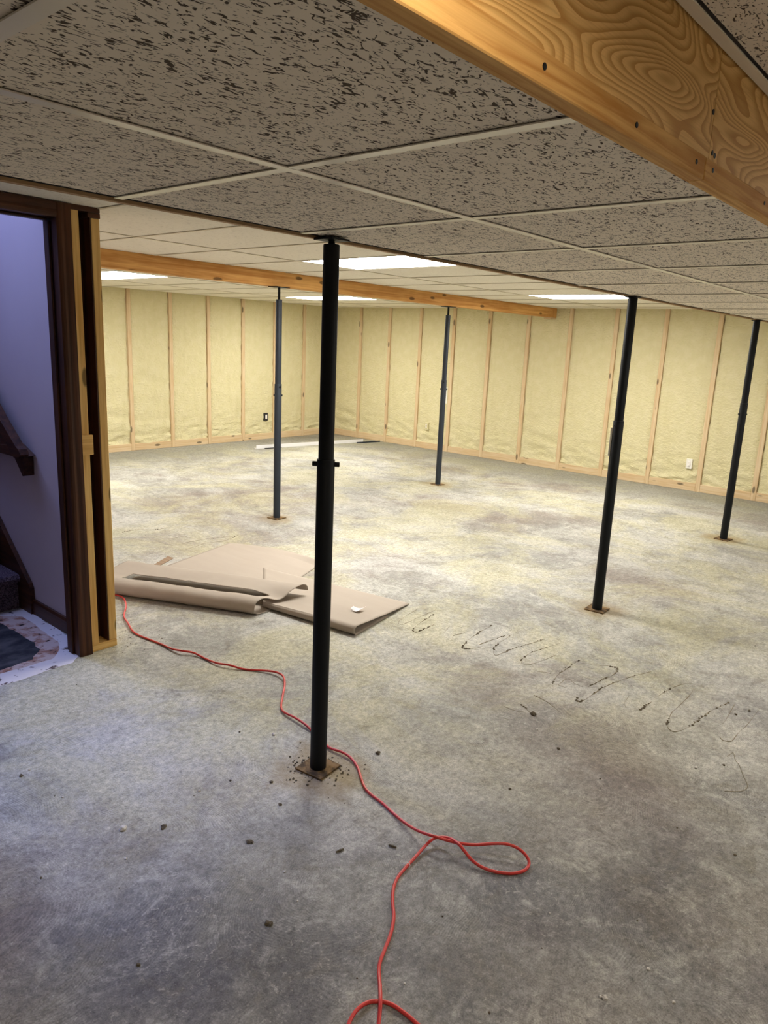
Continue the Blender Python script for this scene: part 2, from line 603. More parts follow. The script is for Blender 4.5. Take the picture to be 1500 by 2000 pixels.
def frame_wall(parent, kind, studs, lo, hi, face):
    edges = sorted(studs)
    bounds = [lo] + edges + [hi]
    sw = 0.026
    proto = None
    for k, c in enumerate(edges):
        mb = MB()
        if kind == 'right':
            mb.box(face - .006, face + .05, c - sw, c + sw, 0.0, ZC + .01, .003)
            org = (face, c, 0)
        else:
            mb.box(c - sw, c + sw, face - .006, face + .05, 0.0, ZC + .01, .003)
            org = (c, face, 0)
        if proto is None:
            proto = obj('stud', mb, 'pine_z', parent, org)
        else:
            clone(proto, org, parent)
    for k in range(len(bounds) - 1):
        a0 = bounds[k] + (sw if k else 0)
        a1 = bounds[k + 1] - (sw if k < len(bounds) - 2 else 0)
        mb = MB()
        ph = 0.096 + random.uniform(-.006, .006)
        if kind == 'right':
            mb.box(face - .002, face + .05, a0, a1, 0.0, ph, .003)
        else:
            mb.box(a0, a1, face - .002, face + .05, 0.0, ph, .003)
        obj('bottom_plate', mb, 'pine_y' if kind == 'right' else 'pine_x', parent)
        foam_panel(parent, kind, a0, a1, ph - .004, ZC + .005, face + .004, k + (50 if kind == 'right' else 0))


frame_wall(wall_r, 'right', stud_y, YN, YF, XR)
frame_wall(wall_f, 'far', stud_x, XD, XR, YF)

# unseen shell behind the camera
obj('wall_near', MB().box(XL - .2, XR + .2, YN - .2, YN, 0, 2.4), 'paintwall', kind='structure', label='plain wall behind the camera')
obj('wall_left', MB().box(XL - .2, XL, YN, YD, 0, 2.4), 'paintwall', kind='structure', label='plain wall left of the camera')

# ------------------------------------------------------------------ suspended ceiling
mb = MB()
mb.box(XL - .2, XR + .2, YN - .2, YD + .09, 2.16, 2.22)
mb.box(XD - .1, XR + .2, YD + .09, YF + .2, 2.16, 2.22)
ceiling = obj('ceiling', mb, 'plenum', org=(3, 3, 2.16), kind='structure', label='suspended ceiling of pale mineral tiles in a metal grid')

GX0, GX = 2.33, 0.613
LIGHTS = [(3.59, 2.75), (6.64, 2.75), (3.59, 6.41), (6.64, 6.41)]
NEAR_FILL = [(6.54, -1.35), (3.49, -1.35)]     # unseen fill panels added on the camera's side to brighten the near area
col_x = [XD]
x = GX0
while x < XR - .02:
    col_x.append(x)
    x += 0.61
col_x.append(XR + .03)
# the grid lines come at .61 with the lights falling into it
col_x = [XD, 2.37] + [2.37 + .61 * k for k in range(1, 11)] + [XR + .03]
row_y = [YS1, 2.75, 3.97, 5.19, 6.41, 7.63, YF + .03]
light_cells = set()
tile_protos = {}


def lay_tile(parent, x0, x1, y0, y1, z, mat, thick=.016):
    g = .004
    key = (round(x1 - x0, 3), round(y1 - y0, 3), mat, thick)
    c = ((x0 + x1) / 2, (y0 + y1) / 2, z)
    if key in tile_protos:
        return clone(tile_protos[key], c, parent)
    o = obj('ceiling_tile', MB().box(x0 + g, x1 - g, y0 + g, y1 - g, z, z + thick), mat, parent, c)
    tile_protos[key] = o
    return o


def tee_x(parent, x0, x1, y, z, mat='tee', wid=.012, th=.0022):
    mb = MB()
    mb.box(x0, x1, y - wid, y + wid, z, z + th)
    mb.box(x0, x1, y - .0015, y + .0015, z + th, z + .035)
    return obj('grid_tee', mb, mat, parent)


def tee_y(parent, x, y0, y1, z, mat='tee', wid=.012, th=.0022):
    mb = MB()
    mb.box(x - wid, x + wid, y0, y1, z, z + th)
    mb.box(x - .0015, x + .0015, y0, y1, z + th, z + .035)
    return obj('grid_tee', mb, mat, parent)


for i in range(len(col_x) - 1):
    for j in range(len(row_y) - 1):
        x0, x1, y0, y1 = col_x[i], col_x[i + 1], row_y[j], row_y[j + 1]
        if any(abs(x0 - lx) < .1 and abs(y0 - ly) < .1 for lx, ly in LIGHTS):
            light_cells.add((i, j))
            continue
        lay_tile(ceiling, x0, x1, y0, y1, ZC + .004, 'tile_far')
for x in col_x[1:-1]:
    tee_y(ceiling, x, YS1, YF + .03, ZC, 'tee_far', .009)
for y in row_y[1:-1]:
    tee_x(ceiling, XD, XR + .03, y, ZC + .0005, 'tee_far', .009)
# ceiling over the strip in front of the door wall
for k in range(7):
    lay_tile(ceiling, XD - .61 * (k + 1), XD - .61 * k, YS1, YD + .09, ZC + .004, 'tile_far')
    tee_y(ceiling, XD - .61 * k, YS1, YD + .09, ZC, 'tee_far', .009)
# ceiling on the camera's side of the soffit
nx = [1.66 + .61 * k for k in range(-7, 13)]
ny = [YS0 - .02 - .61 * k for k in range(6)]
CAN = (0.42, 0.10)
for i in range(len(nx) - 1):
    x0, x1 = max(nx[i], XL), min(nx[i + 1], XR + .03)
    for j in range(5):
        if x0 < CAN[0] < x1 and ny[j + 1] < CAN[1] < ny[j]:
            # four pieces around the downlight
            hx0, hx1, hy0, hy1 = CAN[0] - .08, CAN[0] + .08, CAN[1] - .08, CAN[1] + .08
            lay_tile(ceiling, x0, hx0, ny[j + 1], ny[j], ZC + .006, 'tile_x')
            lay_tile(ceiling, hx1, x1, ny[j + 1], ny[j], ZC + .006, 'tile_x')
            lay_tile(ceiling, hx0, hx1, ny[j + 1], hy0, ZC + .006, 'tile_x')
            lay_tile(ceiling, hx0, hx1, hy1, ny[j], ZC + .006, 'tile_x')
            continue
        if any(abs(x0 - q[0]) < .05 and q[1] - .05 < ny[j + 1] < q[1] + .7 for q in NEAR_FILL):
            continue
        lay_tile(ceiling, x0, x1, ny[j + 1], ny[j], ZC + .0045, 'tile_x')
for x in nx[1:-1]:
    tee_y(ceiling, x, YN, YS0 - .02, ZC)
for y in ny[1:5]:
    if NEAR_FILL[0][1] + .1 < y < NEAR_FILL[0][1] + 1.1:
        tee_x(ceiling, XL, NEAR_FILL[1][0], y, ZC + .0005)
        tee_x(ceiling, NEAR_FILL[1][0] + .61, NEAR_FILL[0][0], y, ZC + .0005)
        tee_x(ceiling, NEAR_FILL[0][0] + .61, XR, y, ZC + .0005)
        continue
    tee_x(ceiling, XL, XR, y, ZC + .0005)
obj('wall_angle', MB().box(XL, XR, YS0 - .021, YS0 - .0005, ZC - .003, ZC).box(XL, XR, YS0 - .002, YS0 - .0005, ZC, ZC + .03), 'tee', ceiling)

# ------------------------------------------------------------------ dropped soffit
soffit = obj('ceiling_soffit', MB().box(XL, XR + .03, YS0 + .04, YS1 - .03, ZS + .06, 2.15), 'void', org=(3, 1.1, ZS + .06), kind='structure',
             label='dropped soffit of dark-flecked acoustic tiles over the post line')
sx = [1.0 - .61 * k for k in range(6, 0, -1)] + [1.0 + .61 * k for k in range(13)]
sx = [XL] + sx + [XR + .02]
sy = [YS0 + .032, 1.134, 1.752]
for i in range(len(sx) - 1):
    for j in range(2):
        if sx[i + 1] - sx[i] > .03:
            lay_tile(soffit, sx[i], sx[i + 1], sy[j], sy[j + 1], ZS + .0045, 'tile_x')
for x in sx[1:-1]:
    tee_y(soffit, x, sy[0], 1.140 - .012 - .0065, ZS + .0004)
    tee_y(soffit, x, 1.134 + .012, sy[2], ZS + .0004)
tee_x(soffit, XL, XR + .02, 1.134, ZS)
# dark steel flange in the slot, and the tan edge board beyond it
obj('steel_flange', MB().box(XL, XR + .03, 1.7525, 1.774, ZS + .006, ZS + .05), 'void', soffit)
obj('edge_board', MB().box(XL, XR + .03, 1.774, YS1 - .004, ZS - .002, ZC + .05), 'edge_x', soffit)
# wooden fascia towards the camera: plywood above, a rail below
for a, b in ((XL, 1.436), (1.438, 3.87), (3.872, 6.3), (6.302, XR + .02)):
    obj('fascia_board', MB().box(a, b, YS0 + .004, YS0 + .022, ZS + .031, 2.10), 'fascia', soffit)
for a, b in ((XL, 1.415), (1.416, 4.3), (4.301, 7.2), (7.201, XR + .02)):
    obj('fascia_rail', MB().box(a, b, YS0, YS0 + .031, ZS - .006, ZS + .032, .002), 'rail_x', soffit)
for sxx, szz in ((.39, 1.882), (.84, 1.882), (1.113, 1.881), (1.37, 1.882), (1.456, 1.884), (1.801, 1.884), (2.25, 1.882), (2.7, 1.884)):
    mb = MB().tube([(sxx, YS0 + .004, szz), (sxx, YS0 - .0012, szz)], .0042, 10, (0, 0, 1))
    obj('screw', mb, 'steel_black', soffit)
for sxx, szz in ((1.452, 1.913), (1.466, 1.911), (1.43, 1.975)):
    mb = MB().tube([(sxx, YS0 + .007, szz), (sxx, YS0 + .0028, szz)], .0046, 10, (0, 0, 1))
    obj('screw', mb, 'steel_black', soffit)

# ------------------------------------------------------------------ exposed beam
BY0, BY1, BZ = 4.765, 4.875, 1.961
beam = empty('support_beam', (5.3, 4.82, BZ), 'exposed knotty timber beam under the far ceiling, carried by two grey posts', 'beam')
obj('timber', MB().box(XD, 8.70, BY0, BY1, BZ, ZC + .003, .002), 'beam_x', beam)
obj('end_block', MB().box(8.702, XR + .01, BY0 - .004, BY1 + .004, BZ - .002, ZC + .003, .003), 'beam_z', beam)
obj('bearing_shim', MB().box(8.70, XR + .01, BY0 + .002, BY1 - .002, BZ - .022, BZ - .003, .002), 'pine_x', beam)

# ------------------------------------------------------------------ steel posts
def post(key, ztop, screw_from, zcol, pins, label, mat, plate_rot, pin_dir=None, tagged=None):
    cx, cy = POSTS[key]
    e = empty('steel_post', (cx, cy, 0), label, 'post', 'adjustable steel posts')
    bp = .060
    a = math.radians(plate_rot)
    sq = [(-bp, -bp), (bp, -bp), (bp, bp), (-bp, bp)]
    rot = [(cx + x * math.cos(a) - y * math.sin(a), cy + x * math.sin(a) + y * math.cos(a)) for x, y in sq]
    obj('base_plate', MB().prism(rot, 2, 0.0, .007), 'rust', e)
    obj('lower_pipe', MB().lathe(cx, cy, [(.0305, .007), (.0305, zcol - .003), (.0295, zcol), (.0265, zcol)]), mat, e)
    top = screw_from if screw_from else ztop - .005
    obj('upper_pipe', MB().lathe(cx, cy, [(.0262, zcol - .05), (.0262, top - .004), (.025, top)]), mat, e)
    if screw_from:
        pr = []
        z = screw_from - .02
        k = 0
        while z < ztop - .006:
            pr.append((.0115 if k % 2 else .0098, z))
            z += .0035
            k += 1
        pr.append((.0098, ztop - .006))
        obj('screw_jack', MB().lathe(cx, cy, pr, 16), 'steel_black', e)
    tp = (.04 if key == 'A' else .075) if screw_from else .034
    obj('top_plate', MB().box(cx - tp, cx + tp, cy - min(tp, .05), cy + min(tp, .05), ztop - .006, ztop), 'steel_black', e)
    right = Vector((CR.x, CR.y, 0)).normalized()
    for zp, ang, length in pins:
        d = Matrix.Rotation(math.radians(ang), 3, 'Z') @ right
        c = Vector((cx, cy, zp))
        obj('pin', MB().tube([c - d * length, c - d * (length - .002), c + d * (length - .002), c + d * length], [.007, .0085, .0085, .007], 14), 'steel_black', e)
    if tagged:
        ang, z0, z1, wid = tagged
        d = Matrix.Rotation(math.radians(ang), 3, 'Z') @ right
        n = Vector((-d.y, d.x, 0))
        mb = MB()
        p0, p1 = Vector((cx, cy, 0)) + d * .0300, Vector((cx, cy, 0)) + d * (.0305 + wid)
        for q in (0,):
            poly = [p0 - n * .0006, p1 - n * .0006, p1 + n * .0006, p0 + n * .0006]
            mb.quad_strip([[(p.x, p.y, z0) for p in poly], [(p.x, p.y, z1) for p in poly]])
        obj('tag', mb, 'tag_paper', e, label='paper tag')
    return e


post('A', ZS - .001, 1.848, 1.164, [(1.147, 0, .046)], 'black steel post with two side pins standing where the red cord passes', 'steel', 7)
post('C', ZS - .001, None, 1.168, [(1.14, 35, .0325)], 'black steel post at the soffit edge between dried glue squiggles and the lit panel', 'steel', 4, tagged=(180, .96, 1.127, .011))
post('D', ZS - .001, None, 1.189, [(1.165, 100, .032), (1.095, 0, .037)], 'black steel post at the soffit edge nearest the right foam wall', 'steel', -6)
post('B', BZ, 1.860, 1.171, [(1.148, -50, .036), (1.077, 0, .038)], 'grey steel post under the exposed beam, nearer the stair partition', 'steel_grey', 5)
post('E', BZ, 1.869, 1.178, [(1.155, 80, .034), (1.078, 0, .040)], 'grey steel post under the exposed beam, nearer the right foam wall', 'steel_grey', -8, tagged=(5, .92, 1.10, .012))

# ------------------------------------------------------------------ fluorescent panels and the added fill panels
llab = ['lit white ceiling panel between soffit and exposed beam, nearer the stair partition',
        'lit white ceiling panel between soffit and exposed beam, nearer the right foam wall',
        'lit white ceiling panel beyond the exposed beam, beside the stair partition',
        'lit white ceiling panel beyond the exposed beam, near the corner of the foam walls']
llab += ['lit white ceiling panel on the fascia side of the soffit, nearer the right wall', 'lit white ceiling panel on the fascia side of the soffit, further from the right wall']
for (lx, ly), lb in zip(LIGHTS + NEAR_FILL, llab):
    x0, x1, y0, y1 = lx, lx + .61, ly, ly + 1.22
    e = empty('ceiling_light', ((x0 + x1) / 2, (y0 + y1) / 2, ZC), lb, 'light', 'fluorescent ceiling panels')
    fr = MB()
    g = .012
    for b in ((x0 + g, x1 - g, y0 + g, y0 + .03), (x0 + g, x1 - g, y1 - .03, y1 - g), (x0 + g, x0 + .03, y0 + .03, y1 - .03), (x1 - .03, x1 - g, y0 + .03, y1 - .03)):
        fr.box(b[0], b[1], b[2], b[3], ZC + .003, ZC + .05)
    fr.box(x0 + g, x1 - g, y0 + g, y1 - g, ZC + .05, ZC + .06)
    obj('frame', fr, 'white_metal', e)
    obj('diffuser', MB().box(x0 + .03, x1 - .03, y0 + .03, y1 - .03, ZC + .004, ZC + .008), 'diffuser_dim' if (lx, ly) in NEAR_FILL else 'diffuser', e)

# recessed downlight above the camera, lighting the fascia
e = empty('recessed_downlight', (CAN[0], CAN[1], ZC), 'small recessed downlight in the ceiling beside the wooden fascia', 'light')
obj('trim_ring', MB().lathe(CAN[0], CAN[1], [(.076, ZC + .03), (.105, ZC + .006), (.105, ZC - .002), (.08, ZC - .004), (.068, ZC + .004), (.066, ZC + .03)], 32), 'white_metal', e)
obj('lens', MB().lathe(CAN[0], CAN[1], [(.064, ZC + .008), (.064, ZC + .014)], 32), 'downlamp', e)

# ------------------------------------------------------------------ door wall and doorway
OX0, OX1, OZ = 0.76, 1.555, 2.012      # opening between the jambs
mb = MB()
mb.box(XL, OX0 - .07, YD, YD + .09, 0, 2.16)
mb.box(OX0 - .07, OX1 + .02, YD + .001, YD + .09, OZ + .062, 2.16)
walld = obj('wall_door', mb, 'paintwall', org=(.5, YD, 0), kind='structure', label='partition with the stair doorway and exposed end framing')
part = walld
obj('trimmer_stud', MB().box(1.621, 1.660, YD, YD + .088, .038, 2.055, .002), 'frame_z', part)
obj('end_stud', MB().box(1.716, XD, YD, YD + .088, .038, 2.032, .002), 'frame_z', part)
obj('bottom_plate', MB().box(1.621, XD, YD - .001, YD + .088, 0, .037, .002), 'frame_x', part)
obj('top_plate', MB().box(1.621, XD + .004, YD - .002, YD + .088, 2.056, ZC + .05, .002), 'dark_x', part)
obj('top_block', MB().box(1.700, XD + .004, YD - .003, YD + .088, 2.0335, 2.055, .002), 'dark_x', part)
obj('nailed_block', MB().box(1.614, 1.672, YD - .014, YD - .0005, .985, 1.078, .002), 'frame_x', part)
obj('shim_strip', MB().box(1.6175, 1.6205, YD - .004, YD + .05, .0, 2.05), 'pine_z', part)
mb = MB()
mb.box(1.655, XD, YD + .091, YF + .05, 0, 2.16)
mb.box(1.655, XD, YD + .091, YF + .05, 2.16, 4.6)
walls = obj('wall_stairwell', mb, 'drywall', org=(1.7, 5, 0), kind='structure', label='pale plaster wall beside the carpeted stairs')
obj('dark_liner', MB().box(1.7095, 1.7155, YD + .002, YD + .0795, .038, 2.033), 'dark_z', part)
obj('dark_backing', MB().box(1.6605, 1.7155, YD + .080, YD + .0905, .038, 2.055), 'dark_z', part)
# second stairwell side, back and lid
mb = MB()
mb.box(.58, .70, YD + .091, 8.0, 0, 4.6)
obj('wall_stairwell_left', mb, 'drywall', kind='structure', label='plaster wall on the hidden side of the stairs')
obj('wall_stairwell_end', MB().box(.58, 1.655, 8.0, 8.1, 0, 4.6), 'drywall', kind='structure', label='plaster wall at the head of the stairs')
obj('wall_stairwell_front', MB().box(.58, 1.755, YD + .001, YD + .09, 2.225, 4.6), 'drywall', kind='structure', label='plaster wall above the doorway on the stair side')
obj('ceiling_stairwell', MB().box(.58, 1.755, YD, 8.1, 4.6, 4.7), 'drywall', kind='structure', label='plaster ceiling over the stairs')

door = empty('door_1', (OX1, YD, 0), 'dark-stained wooden door frame at the foot of the stairs', None, None, 'structure')
yc = YD - .018
# casing: a moulded profile along the jamb and header
def casing_profile(sgn, x_in):
    w_ = .062
    pr = [(0, 0), (0, -.011), (.008, -.016), (.018, -.018), (.030, -.016), (.050, -.019), (w_, -.019), (w_, 0)]
    return [(x_in + sgn * a, YD - .0005 + b) for a, b in pr]

obj('casing', MB().prism(casing_profile(1, OX1 - .001), 2, 0.0, OZ + .062), 'dark_z', door)
obj('casing', MB().prism(casing_profile(-1, OX0 + .001), 2, 0.0, OZ + .062), 'dark_z', door)
hp = [(YD - .0005 + b, OZ + a) for a, b in [(0, 0), (0, -.011), (.008, -.016), (.018, -.018), (.030, -.016), (.050, -.0185), (.0615, -.0185), (.0615, 0)]]
obj('header_casing', MB().prism(hp, 0, OX0 - .0, OX1), 'dark_x', door)
obj('jamb', MB().box(OX1, OX1 + .02, YD, YD + .115, 0, OZ, .001), 'dark_z', door)
obj('jamb', MB().box(OX0 - .02, OX0, YD, YD + .115, 0, OZ, .001), 'dark_z', door)
obj('head_jamb', MB().box(OX0 - .02, OX1 + .02, YD, YD + .115, OZ + .0005, OZ + .0195, .001), 'dark_x', door)
obj('stop', MB().box(OX1 - .011, OX1 - .0005, YD + .045, YD + .08, 0, OZ - .012, .003), 'dark_z', door)
obj('stop', MB().box(OX0 + .0005, OX0 + .011, YD + .045, YD + .08, 0, OZ - .012, .003), 'dark_z', door)
obj('stop', MB().box(OX0 + .012, OX1 - .012, YD + .045, YD + .08, OZ - .011, OZ - .0005, .003), 'dark_x', door)
obj('rear_casing', MB().box(OX1 + .001, XST + .001, YD + .0915, YD + .112, 0, OZ + .06, .003), 'dark_z', door)

# baseboard in the stairwell
bp = [(XST + .0015, 0), (XST - .014, 0), (XST - .014, .07), (XST - .008, .084), (XST + .0015, .086)]
mb = MB()
mb.quad_strip([[(x, y, z) for x, z in bp] for y in (YD + .113, 3.93)])
obj('baseboard_stair', mb, 'dark_y', kind='structure', label='dark wooden baseboard along the stairwell wall')

# ------------------------------------------------------------------ stairs
stairs = empty('staircase', (1.18, 4.06, 0), 'steep staircase with brown carpeted steps and dark skirt board', 'stairs')
RISE, RUN, Y0 = .195, .24, 4.06
for k in range(12):
    z1 = RISE * (k + 1) + .012
    z0 = RISE * k + (.012 if k else 0)
    y0 = Y0 + RUN * k
    nose = [(y0 + .015, z0), (y0 + .012, z1 - .05), (y0 - .016, z1 - .042), (y0 - .026, z1 - .022), (y0 - .016, z1 - .004), (y0 + .012, z1), (y0 + RUN + .02, z1), (y0 + RUN + .02, z0)]
    mb = MB()
    mb.quad_strip([[(x, y, z) for y, z in nose] for x in (.705, 1.625)])
    obj('carpeted_step', mb, 'carpet', stairs)
sk = [(3.93, 0), (3.93, .15), (3.945, .175), (4.34, .505), (4.34 + 2.4, .505 + 2.4 * RISE / RUN), (4.34 + 2.4, 2.1), (4.22, 0)]
obj('skirt_board', MB().prism(sk, 0, 1.629, XST), 'dark_y', stairs)

# handrail
hr = empty('handrail', (1.58, 3.9, .9), 'dark wooden handrail with bracket on the stairwell wall', 'handrail')
sl = RISE / RUN
rail = [(3.80, .905), (3.775, .918), (3.80, .945), (3.83, .958), (4.0, 1.078), (6.3, 1.078 + 2.3 * sl), (6.3, 1.02 + 2.3 * sl), (4.02, 1.018), (3.86, .895)]
obj('rail', MB().prism(rail, 0, 1.565, 1.610), 'dark_y', hr)
obj('bracket_web', MB().prism([(3.86, .9), (4.5, .89), (4.5, 1.43), (4.0, 1.04)], 0, 1.588, 1.602), 'dark_y', hr)
arm = [(3.80, .905), (3.86, .897), (4.16, .893), (4.16, .93), (3.93, .95)]
obj('bracket_arm', MB().prism(arm, 0, 1.575, XST - .0005), 'dark_y', hr)
obj('bracket_foot', MB().prism([(3.83, .90), (3.835, .80), (3.85, .795), (3.95, .897)], 0, 1.60, XST - .0005), 'dark_y', hr)

# daylight falling from the floor above
for nm, loc, aim, size, watts, spread in (('stair_daylight', (1.0, 4.15, 3.1), (1.2, 3.9, 0), (.6, .8), STAIR_DAY, 180),
                                          ('landing_daylight', (.98, 5.4, 3.8), (.95, 1.75, 0), (.7, .9), LANDING_DAY, 48)):
    ld = bpy.data.lights.new(nm, 'AREA')
    ld.shape = 'RECTANGLE'
    ld.size, ld.size_y = size
    ld.energy = watts
    ld.spread = math.radians(spread)
    ld.color = (.33, .45, 1.0)
    lo = bpy.data.objects.new(nm, ld)
    COL.objects.link(lo)
    lo.location = loc
    lo.rotation_euler = (Vector(aim) - lo.location).to_track_quat('-Z', 'Y').to_euler()

# ------------------------------------------------------------------ brown paper sheets on the floor
def sheet(name, fn, nu, nv, mat, parent=None, thick=.0024, hole=None, **kw):
    mb = MB()
    mb.smooth = True
    for j in range(nv + 1):
        for i in range(nu + 1):
            mb.v.append(tuple(fn(i / nu, j / nv)))
    for j in range(nv):
        for i in range(nu):
            if hole and hole((i + .5) / nu, (j + .5) / nv):
                continue
            q = j * (nu + 1) + i
            mb.f.append((q, q + 1, q + nu + 2, q + nu + 1))
    o = obj(name, mb, mat, parent, **kw)
    sm = o.modifiers.new('thickness', 'SOLIDIFY')
    sm.thickness = thick
    sm.offset = 0
    return o


def bil(c, u, v):
    return (c[0].lerp(c[1], u)).lerp(c[3].lerp(c[2], u), v)


# back sheet, lying flat
cb = [V2(2.42, 3.55), V2(3.42, 3.36), V2(3.55, 3.80), V2(3.30, 4.40)]
def back_fn(u, v):
    if True:
        a = V2(2.35, 4.12).lerp(V2(3.335, 4.40), u)      # far-left edge
        b = V2(2.66, 3.20).lerp(V2(3.50, 3.56), u)
        p = a.lerp(b, v)
        p = p + V2(.10, 0.0) * (math.sin(v * math.pi) * u * u)
    z = .003 + .0006 * mnoise.noise(p * 4)
    if u > .93:
        z += .02 * math.sin((u - .93) / .07 * math.pi) * min(1, max(0, (v - .5) / .3))
    return Vector((p.x, p.y, max(z, .0016)))


sheet('kraft_paper_sheet', back_fn, 40, 40, 'kraft', label='flat brown paper sheet lying beneath the folded ones', cat='paper sheet')
# ribbed offcut showing beside it
def rib_fn(u, v):
    p = bil([onz(286, 1112), onz(300, 1112), onz(339, 1091), onz(328, 1087)], u, v)
    return Vector((p.x, p.y, .0025 + .0012 * math.sin(v * 40)))


sheet('corrugated_offcut', rib_fn, 12, 40, 'kraft_dark', thick=.0015, label='small darker ribbed cardboard offcut sticking out behind the folded paper', cat='cardboard')

# front sheet with a fold along its near edge
FA, FB = V2(2.635, 3.16), V2(2.742, 2.50)
BA, BB = V2(3.12, 3.74), V2(3.325, 2.606)
def front_fn(u, v):
    r0 = .013 + .012 * u
    fa = FA.lerp(FB, u)
    ba = BA.lerp(BB, u)
    L = (ba - fa).length
    dirv = (ba - fa).normalized()
    # v: 0..0.25 lower layer, .25..0.45 fold, .45..1 upper layer
    if v < .25:
        s = (.06 + .29 * u) * (1 - v / .25)
        z = .003 + .006 * (1 - u)
    elif v < .45:
        a = (v - .25) / .2 * math.pi
        s = -math.sin(a) * r0
        z = .003 + .006 * (1 - u) + r0 - math.cos(a) * r0
    else:
        k = (v - .45) / .55
        s = k * L
        z = .004 + (2 * r0 + .006 * (1 - u)) * (1 - k) ** (1.25 + 4 * (1 - u) ** 2) + .0035 * k
        z += .004 * mnoise.noise(Vector((s * 5, u * 4, 3))) * k * (1 - k) * 4
        z += .003 * (1 - u) * (1 - k)
    if v >= .45 and u < .08:
        z = z + (.0066 - z) * (1 - u / .08) * min(1, max(0, k - .25) * 5)
    p = fa + dirv * s
    return Vector((p.x, p.y, max(z, .0018)))


sheet('kraft_paper_sheet', front_fn, 36, 60, 'kraft', label='brown paper sheet folded along its near edge with a white scrap on top', cat='paper sheet')
# white scrap on it
def scrap_fn(u, v):
    p = bil([onz(684, 1192, .035), onz(700, 1197, .035), onz(714, 1190, .035), onz(690, 1189, .035)], u, v)
    return Vector((p.x, p.y, .036 + .012 * (2 * u - 1) ** 2 + .004 * v))


sheet('paper_scrap', scrap_fn, 12, 6, 'paper_white', thick=.0012, label='curled white scrap of paper lying on brown sheet', cat='scrap')

# rolled and slit sheet
RA, RB = Vector((2.02, 4.09, 0)), Vector((2.517, 3.085, 0))
rd = (RB - RA).normalized()
rn = Vector((-rd.y, rd.x, 0))
if rn.x < 0:
    rn = -rn
RL = (RB - RA).length
prof = [(.16, .004), (.08, .003), (.02, .006), (-.006, .024), (-.012, .046), (-.004, .068), (.014, .083), (.04, .090), (.065, .091), (.09, .088), (.13, .084),
        (.175, .084), (.22, .086), (.28, .091), (.33, .095), (.37, .094), (.395, .084), (.408, .066), (.412, .045)]
pp = spline([Vector((a, b, 0)) for a, b in prof], 4)


def roll_fn(u, v):
    f = v * (len(pp) - 1)
    i = min(int(f), len(pp) - 2)
    q = pp[i].lerp(pp[i + 1], f - i)
    skew = .16 * max(0, q.x) / .4
    p = RA + rd * (u * RL + ((skew if u > .5 else 0) * (u - .5) + (.15 * max(0, q.x) if u < .5 else 0) * (.5 - u)) * 2) + rn * q.x
    dip = max(0, (u - .86) / .14) * math.exp(-((q.x - .19) / .08) ** 2) * (1 if v > .35 else 0)
    z = q.y * (1 + .05 * mnoise.noise(Vector((u * 6, q.x * 4, 0)))) - .036 * dip + .002 * mnoise.noise(Vector((u * 22, q.x * 9, 1)))
    return Vector((p.x, p.y, max(z, .003)))


nvp = 72
vs = [(i, pp[i].x) for i in range(len(pp))]
slot_lo, slot_hi = .082, .186
def hole(u, v):
    f = v * (len(pp) - 1)
    i = min(int(f), len(pp) - 2)
    q = pp[i].lerp(pp[i + 1], f - i)
    if q.y < .03 or v < .3:
        return False
    return slot_lo + .006 * mnoise.noise(Vector((u * 30, 0, 0))) < q.x < slot_hi + .008 * mnoise.noise(Vector((u * 18, 5, 0))) and .17 < u < .945


sheet('kraft_paper_roll', roll_fn, 110, nvp, 'kraft', hole=hole, label='brown paper rolled over at its near edge with a long slit', cat='paper sheet')

# ------------------------------------------------------------------ extension cord
CRAD = .0049
cord_px = [(190, 1160, 0), (210, 1163, 0), (226, 1162, 0), (236, 1165, .2), (243, 1171, 1), (246, 1185, 1), (242, 1203, .2), (250, 1217, .6), (258, 1231, .3), (270, 1240, 0), (292, 1249, 0), (315, 1258, 0),
           (335, 1267, .3), (355, 1271, 1), (378, 1275, .6), (400, 1286, 0), (424, 1295, .5), (448, 1299, .8), (477, 1307, 0), (520, 1310, .3), (540, 1313, .8), (553, 1321, .8), (556, 1336, .4),
           (552, 1360, 0), (549, 1380, 0), (555, 1391, .2), (575, 1401, .6), (595, 1414, .5), (612, 1430, 0), (629, 1448, 0), (645, 1461, .2), (668, 1469, .5), (685, 1480, .3), (698, 1498, 0), (706, 1522, 0),
           (713, 1539, 0), (724, 1551, 0), (746, 1568, 0), (770, 1590, 0), (795, 1610, .6), (820, 1624, 2), (850, 1634, 3.0), (880, 1643, 2.4), (905, 1648, 1.6), (927, 1650, 1.6), (958, 1648, 2.2), (986, 1648, 2.6),
           (1008, 1655, 2.2), (1024, 1667, 1.6), (1033, 1682, .8), (1030, 1695, .2), (1017, 1703, 0), (995, 1706, 0), (965, 1702, .1), (940, 1693, .4), (921, 1679, 1), (907, 1662, 2.2), (896, 1649, 2.9),
           (880, 1638, 2.4), (862, 1635, 1.7), (845, 1639, 1.3), (828, 1655, .6), (810, 1675, .2), (790, 1697, 0), (776, 1715, 0), (768, 1737, 0), (767, 1765, 0), (769, 1790, 0), (764, 1820, 0), (752, 1853, 0),
           (743, 1876, 0), (740, 1896, 0), (742, 1925, .8), (743, 1955, 1.7), (741, 1985, .9), (737, 2020, 0), (736, 2060, 0), (752, 2098, 0), (800, 2105, 0), (835, 2070, 0), (828, 2018, 0), (806, 1992, .1),
           (785, 1975, .1), (765, 1962, .1), (745, 1956, .0), (722, 1957, .1), (703, 1967, .3), (688, 1985, .2), (678, 2010, 0), (672, 2050, 0), (690, 2110, 0), (740, 2170, 0)]
pts = []
for x, y, z in cord_px:
    zz = CRAD + z * .011
    pts.append(onz(x, y, zz))
cord_line = spline(pts, 6)
mb = MB().tube(cord_line, CRAD, 10)
